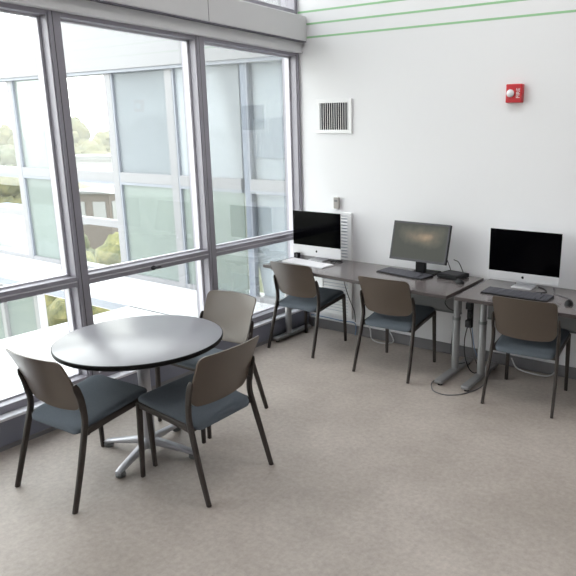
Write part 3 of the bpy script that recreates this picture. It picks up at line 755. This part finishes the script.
def tree(label, c, s, m, seed, group=None, trunk=3.0):
    t = thing('tree', label, 'tree', (c[0], c[1], GZ), group=group)
    rnd = random.Random(seed)
    top = c[2] - GZ
    bm = B(); sweep(bm, [(0, 0, 0), (0.1, 0, top * 0.4), (0, 0.1, top * 0.75)], 0.35 * s / 2.5, n=8, taper=[1.3, 1, 0.5]); obj('trunk', bm, M['bark'], t, 50)
    bm = B()
    for k in range(22):
        a, rr_ = rnd.uniform(0, 2 * PI), s * math.sqrt(rnd.random()) * 0.75
        z = top - s * rnd.uniform(0.35, 1.75)
        r_ = s * rnd.uniform(0.28, 0.45)
        if z > top - s * 0.6: rr_ *= 0.55
        mtx = Matrix.Translation((rr_ * math.cos(a), rr_ * math.sin(a), z))
        g = bmesh.ops.create_icosphere(bm, subdivisions=3, radius=r_, matrix=mtx)
        for v in g['verts']:
            d = v.co - mtx.translation
            v.co = mtx.translation + d * (1 + 0.35 * noise.noise(v.co * (3.2 / s)) + 0.30 * noise.noise(v.co * (9.0 / s)))
    obj('crown', bm, m, t, 75)
    return t
c = Vector((3.93, -4.93))
def at(px, d):      # point on the ground plan: bearing of a picture column, d metres from the camera
    a = math.atan2((px - 371.3) / 617.94 * 0.9706, 1.0)
    yaw = 0.5618
    th = PI / 2 + yaw - a
    return (c.x + d * math.cos(th), c.y + d * math.sin(th))
near = [(86, 19.0, -0.55, 2.4, 'leaf_n', 'bright yellow green tree close behind the clear pane of the glazed wing'),
        (40, 25, -1.2, 2.0, 'leaf_g', 'soft green tree in the middle distance, left of the bright yellow green one'),
        (-4, 36, 0.5, 2.2, 'leaf_y', 'yellow green tree at the far left edge of the view, above the white roof')]
for i, (px, d, z, s, m, lb) in enumerate(near):
    x, y = at(px, d); tree(lb, (x, y, z), s, M[m], i)
rnd = random.Random(3)
proto = []
far = [(84, 58, 1.25), (8, 60, 1.1), (114, 70, 2.3), (46, 72, 2.0), (-34, 68, 1.8), (64, 90, 2.9), (150, 82, 2.6), (2, 98, 2.9), (-80, 80, 2.3),
       (-140, 62, 1.4), (-220, 66, 1.6), (200, 66, 1.6), (260, 72, 2.0), (320, 66, 1.5)]
mid = [(64, 38, -1.5), (0, 47, -1.2), (130, 42, -1.3), (-70, 42, -1.4)]
for near_row, lst in ((False, far), (True, mid)):
    for px, d, zz in lst:
        x, y = at(px, d)
        lb = 'soft tree standing nearer than the horizon row, among the pale roofs' if near_row else 'hazy yellow green tree in the far rows along the horizon, outside the windows'
        gp = 'trees among the pale roofs' if near_row else 'trees along the horizon'
        if len(proto) < 3:
            proto.append(tree(lb, (x, y, zz), 2.7, M['leaf_g' if len(proto) == 1 else 'leaf_y'], 20 + len(proto), gp))
        else:
            o = dup(proto[rnd.randrange(3)], (x, y, GZ), rnd.uniform(0, 6), lb, gp)
            k = (zz - GZ) / (1.2 - GZ); o.scale = (min(k, 1.1), min(k, 1.1), k)
def house(name, label, px, d, w, dp, zt, wallm, roofm, roofh, rz=0.0, nw=3):
    x, y = at(px, d)
    t = thing(name, label, 'building', (x, y, GZ), rz)
    h = zt - GZ
    bm = B(); bx(bm, -w / 2, w / 2, -dp / 2, dp / 2, 0, h); wl = obj('walls', bm, M[wallm], t)
    bm = B(); prism(bm, [(-w / 2 - 0.3, h), (w / 2 + 0.3, h), (w / 2 - roofh, h + roofh), (-w / 2 + roofh, h + roofh)], 1, -dp / 2 - 0.3, dp / 2 + 0.3); obj('roof', bm, M[roofm], t)
    for k in range(nw):
        bm = B(); xx = -w / 2 + w * (k + 0.5) / nw; bx(bm, xx - w / nw * 0.3, xx + w / nw * 0.3, -dp / 2 - 0.04, -dp / 2, h - 1.5, h - 0.4); obj('window', bm, M['ext_white'], t)
        bm = B(); yy = -dp / 2 + dp * (k + 0.5) / nw; bx(bm, w / 2, w / 2 + 0.04, yy - dp / nw * 0.3, yy + dp / nw * 0.3, h - 1.5, h - 0.4); obj('window', bm, M['ext_white'], t)
    return t
house('distant_house', 'brown walled building with white windows, beyond the trees outside', 92, 33, 2.0, 2.0, -0.75, 'brick', 'roof_grey', 0.1, 0.5, 2)
house('distant_house', 'long pale flat roofed building below the horizon trees', 96, 49, 4.6, 3.6, 0.25, 'ext_white', 'roof_grey', 0.25, 0.55, 4)

# ------------------------------------------------------------------ light
w = bpy.data.worlds.new('World'); sc.world = w; w.use_nodes = True
N = w.node_tree.nodes; L = w.node_tree.links; bg = N['Background']
tc = N.new('ShaderNodeTexCoord'); sp = N.new('ShaderNodeSeparateXYZ'); L.new(tc.outputs['Generated'], sp.inputs[0])
rp = N.new('ShaderNodeValToRGB'); e = rp.color_ramp.elements
e[0].position = 0.0; e[0].color = (1.0, 0.995, 0.97, 1)
e[1].position = 0.8; e[1].color = (0.95, 0.975, 1.0, 1)
L.new(sp.outputs['Z'], rp.inputs['Fac']); L.new(rp.outputs[0], bg.inputs['Color'])
bg.inputs['Strength'].default_value = 5.2

def fill_lamp(x, y):  # added fill light with a made-up fixture, out of view
    t = thing('ceiling_light', 'square recessed ceiling light panel', 'light', (x, y, H), group='ceiling light panels')
    bm = B(); bx(bm, -0.33, 0.33, -0.33, 0.33, -0.03, 0.0); obj('frame', bm, M['white_metal'], t)
    ld = bpy.data.lights.new('ceiling_lamp', 'AREA'); ld.shape = 'SQUARE'; ld.size = 0.6; ld.energy = LAMP; ld.color = (1.0, 0.985, 0.965)
    lo = bpy.data.objects.new('lamp', ld); C.objects.link(lo); lo.parent = t; lo.location = (0, 0, -0.035)
for (x, y, LAMP) in ((2.2, -1.8, 26), (5.0, -1.6, 16), (2.2, -5.2, 5), (5.0, -5.2, 5)): fill_lamp(x, y)

# ------------------------------------------------------------------ camera
cam = bpy.data.cameras.new('camera'); co = bpy.data.objects.new('camera', cam); C.objects.link(co); sc.camera = co
yaw, pitch, roll = 0.5618, 0.2431, 0.0028
fwd = Vector((-math.sin(yaw) * math.cos(pitch), math.cos(yaw) * math.cos(pitch), -math.sin(pitch)))
right = Vector((math.cos(yaw), math.sin(yaw), 0)); up = right.cross(fwd)
r2 = right * math.cos(roll) + up * math.sin(roll); u2 = -right * math.sin(roll) + up * math.cos(roll)
co.matrix_world = Matrix(((r2.x, u2.x, -fwd.x, 3.929), (r2.y, u2.y, -fwd.y, -4.926), (r2.z, u2.z, -fwd.z, 1.95), (0, 0, 0, 1)))
cam.sensor_width = 36.0; cam.lens = 617.94 / 576 * 36.0
cam.shift_x = -(371.3 - 288) / 576
cam.clip_end = 500

vs = sc.view_settings
vs.view_transform = 'Standard'; vs.look = 'None'; vs.gamma = 1.0; vs.use_curve_mapping = False
vs.exposure = 0.31
sc.cycles.use_denoising = True
sc.cycles.transparent_max_bounces = 24
sc.cycles.max_bounces = 10
sc.cycles.diffuse_bounces = 6
sc.cycles.sample_clamp_indirect = 8.0
